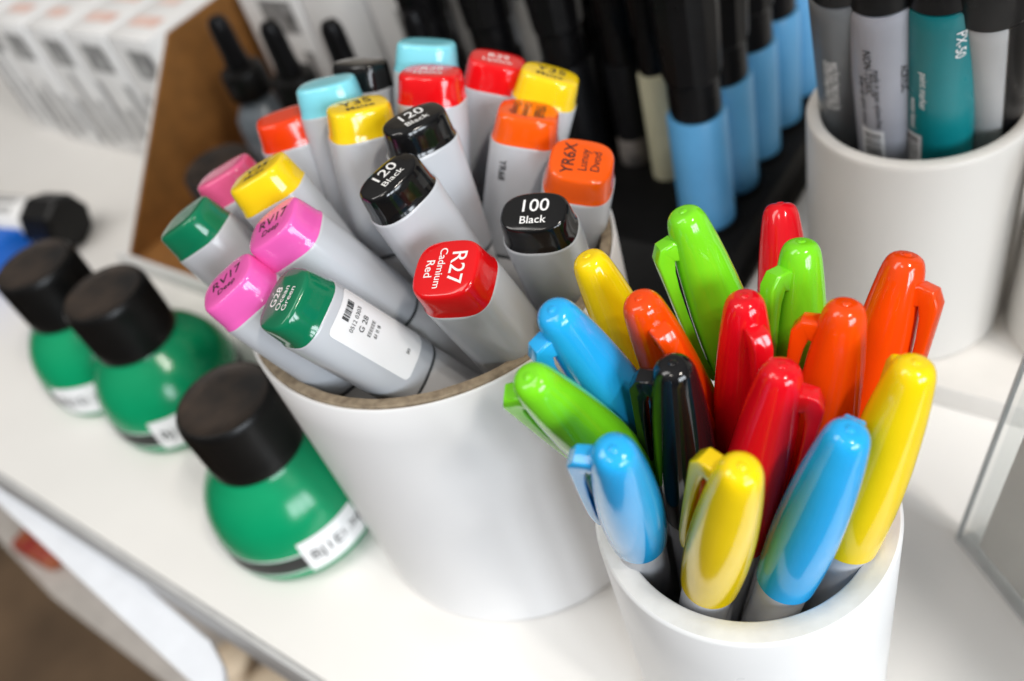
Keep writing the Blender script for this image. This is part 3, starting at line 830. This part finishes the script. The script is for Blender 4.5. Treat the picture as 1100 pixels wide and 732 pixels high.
# ------------------------------------------------------------------ thick markers in the cup at right
def tilt(b, top):
    b, top = Vector(b), Vector(top)
    z = (top - b).normalized()
    x = Vector((0, -1, 0)); x = (x - z * x.dot(z)).normalized()
    y = z.cross(x)
    return Matrix(((x.x, y.x, z.x, b.x), (x.y, y.y, z.y, b.y), (x.z, y.z, z.z, b.z), (0, 0, 0, 1)))


def thick_marker(rim_pt, top_pt, r, bmat, label, capz, writing=None, ink=None, barcode=False, half=None, hexa=False, cam_ang=0.0):
    rim_pt, top_pt = Vector(rim_pt), Vector(top_pt)
    d = (top_pt - rim_pt).normalized()
    zb = GZ + 0.0045
    b = rim_pt - d * ((rim_pt.z - zb) / d.z)
    mw = tilt(b, top_pt)
    root = empty('paint_marker', mw, label, 'marker', 'thick markers in the right cup')
    H = (capz - zb) / d.z
    nseg = 48
    obj('barrel', lathe([(0.001, 0), (r - 0.001, 0), (r - 0.0004, 0.002), (r, 0.01), (r, H - 0.006), (r, H - 0.0008), (r - 0.0005, H), (0.001, H)], nseg), bmat, root)
    rc = r
    if half: r = r + 0.0007
    cp = lathe([(0.001, H + 0.0001), (r - 0.0010, H + 0.0001), (r - 0.0002, H + 0.001), (r - 0.0004, H + 0.03), (r - 0.0015, H + 0.05), (r - 0.004, H + 0.054), (0.001, H + 0.055)], nseg)
    r = rc
    obj('cap', cp, M['black'], root)
    wr = lambda u, v, off=0.00015: ((r + off) * math.cos(v / r), (r + off) * math.sin(v / r), u)
    # angle that faces the camera
    loc = mw.inverted() @ Vector((0, 0, CAM_H))
    ca = math.atan2(loc.y, loc.x) * r
    if half:
        bm = bmesh.new()
        add_rect(bm, 0.02, H + 0.0004, ca + half[0] * r, ca + half[1] * r, lambda a, b2: wr(a, b2, 0.0004), 1, 24)
        obj('dark_panel', bm, M['black'], root)
    if writing:
        bm = bmesh.new()
        for s_, u0, v0, sz in writing:
            add_text(bm, s_, sz, lambda x, y, u0=u0, v0=v0: wr(u0 - x, ca + v0 * r + y, 0.0003))
        obj('lettering', bm, ink, root, smooth=False)
    if barcode:
        u0, v0 = barcode
        bm = bmesh.new()
        add_rect(bm, u0 - 0.009, u0 + 0.009, ca + v0 * r - 0.004, ca + v0 * r + 0.004, wr, 1, 8)
        st = obj('barcode_label', bm, M['sticker'], root)
        bm = bmesh.new()
        for k in range(18):
            u = u0 - 0.0078 + k * 0.00088
            add_rect(bm, u, u + r_.choice((0.0002, 0.0004, 0.0005)), ca + v0 * r - 0.003, ca + v0 * r + 0.003, lambda a, b2: wr(a, b2, 0.0003), 1, 6)
        obj('bars', bm, M['ink_black'], st, smooth=False)
    return root


r_ = random.Random(5)
GD = mat('grey_barrel', (0.15, 0.16, 0.17), 0.35, var=0.03)
GL = mat('lavender_grey_barrel', (0.37, 0.375, 0.42), 0.33, var=0.03)
TE = mat('teal_barrel', (0.003, 0.19, 0.21), 0.3, var=0.03)
GW = mat('light_grey_barrel', (0.46, 0.46, 0.46), 0.35, var=0.03)
small = lambda v, n0, sz: tuple(('caution keep away from heat water based paint'[k * 7:k * 7 + 22], 0.125 + 0.0 * k, v + 0.16 * k, sz) for k in range(n0))
thick_marker((0.1405, 0.2560, 0.1065), (0.1262, 0.2345, 0.160), 0.0092, GD, 'dark grey marker at the left of the right cup, printed in small white type', 0.1655,
             small(-0.6, 3, 0.0030), M['ink_white'])
thick_marker((0.1470, 0.2385, 0.1065), (0.1350, 0.2260, 0.160), 0.0106, GL, 'lavender grey marker with small print and a barcode in the right cup', 0.1625,
             (('NON-TOXIC', 0.130, -0.55, 0.0036), ('made in japan xylene free', 0.118, -0.30, 0.0028), ('keep cap tightly closed', 0.116, -0.75, 0.0026), ('ACRYLIC', 0.126, 0.45, 0.0030)), M['ink_black'], barcode=(0.093, -0.55))
thick_marker((0.1585, 0.2280, 0.1065), (0.1475, 0.2160, 0.160), 0.0108, TE, 'teal marker with white lettering in the right cup', 0.1625,
             (('paint marker', 0.122, -0.45, 0.0032), ('water based', 0.110, -0.75, 0.0030), ('PX-50', 0.141, 0.45, 0.0042)), M['ink_white'], barcode=(0.091, -0.85))
thick_marker((0.1755, 0.2270, 0.1065), (0.1575, 0.2085, 0.160), 0.0104, GW, 'light grey marker with a black stripe along its right side in the right cup', 0.1575, half=(0.42, 1.9))
thick_marker((0.1840, 0.2440, 0.1065), (0.1660, 0.2180, 0.160), 0.0090, M['black'], 'all black marker at the far right inside the right cup', 0.160,
             (('1.8 - 2.5 mm', 0.118, 0.3, 0.0032),), M['ink_white'])

# ------------------------------------------------------------------ leaning clear acrylic holder at right
lean = math.atan2(0.0102, 0.088)
ax = Vector((math.sin(lean), 0, math.cos(lean)))   # up the panel
ay = Vector((0.06, -0.998, 0)).normalized()          # along the foot
an = ay.cross(ax).normalized()
base = Vector((0.1218, 0.1406, 0.0004))
mw = Matrix(((ay.x, an.x, ax.x, base.x), (ay.y, an.y, ax.y, base.y), (ay.z, an.z, ax.z, base.z), (0, 0, 0, 1)))
sgn = 1 if an.x > 0 else -1
t = empty('acrylic_holder', mw, 'clear acrylic stand leaning at the right border with a pale grey card inside', 'sign holder')
obj('front_sheet', box_bm(0.0, 0.15, min(0, sgn * 0.0022), max(0, sgn * 0.0022), 0.0, 0.20, 0.0004), M['acrylic'], t)
obj('cut_edge', box_bm(-0.0007, 0.0, min(0, sgn * 0.0021), max(0, sgn * 0.0021), 0.0, 0.20, 0.0002), M['acrylic_edge'], t)
obj('bottom_edge', box_bm(0.0, 0.15, min(-sgn * .0006, sgn * 0.0068), max(-sgn * .0006, sgn * 0.0068), -0.0003, 0.0012, 0.0003), M['acrylic_edge'], t)
obj('rear_sheet', box_bm(0.0, 0.15, min(sgn * 0.0040, sgn * 0.0062), max(sgn * 0.0040, sgn * 0.0062), 0.0, 0.20, 0.0004), M['acrylic'], t)
obj('foot', box_bm(0.0, 0.15, min(sgn * 0.0064, sgn * 0.055), max(sgn * 0.0064, sgn * 0.055), 0.0, 0.0022, 0.0004), M['acrylic'], t)
o = obj('card_insert', box_bm(0.0070, 0.1465, min(sgn * 0.0025, sgn * 0.0037), max(sgn * 0.0025, sgn * 0.0037), 0.0045, 0.197), M['insert'], smooth=False, mw=mw)
_n, _l = M['insert'].node_tree.nodes, M['insert'].node_tree.links
_t = _n.new('ShaderNodeBsdfTranslucent'); _t.inputs[0].default_value = (0.80, 0.77, 0.73, 1)
_m = _n.new('ShaderNodeMixShader'); _m.inputs[0].default_value = 0.32
_l.new(_n['Principled BSDF'].outputs[0], _m.inputs[1]); _l.new(_t.outputs[0], _m.inputs[2]); _l.new(_m.outputs[0], _n['Material Output'].inputs['Surface'])
tag(o, 'plain pale grey card held inside the clear acrylic stand', 'card')
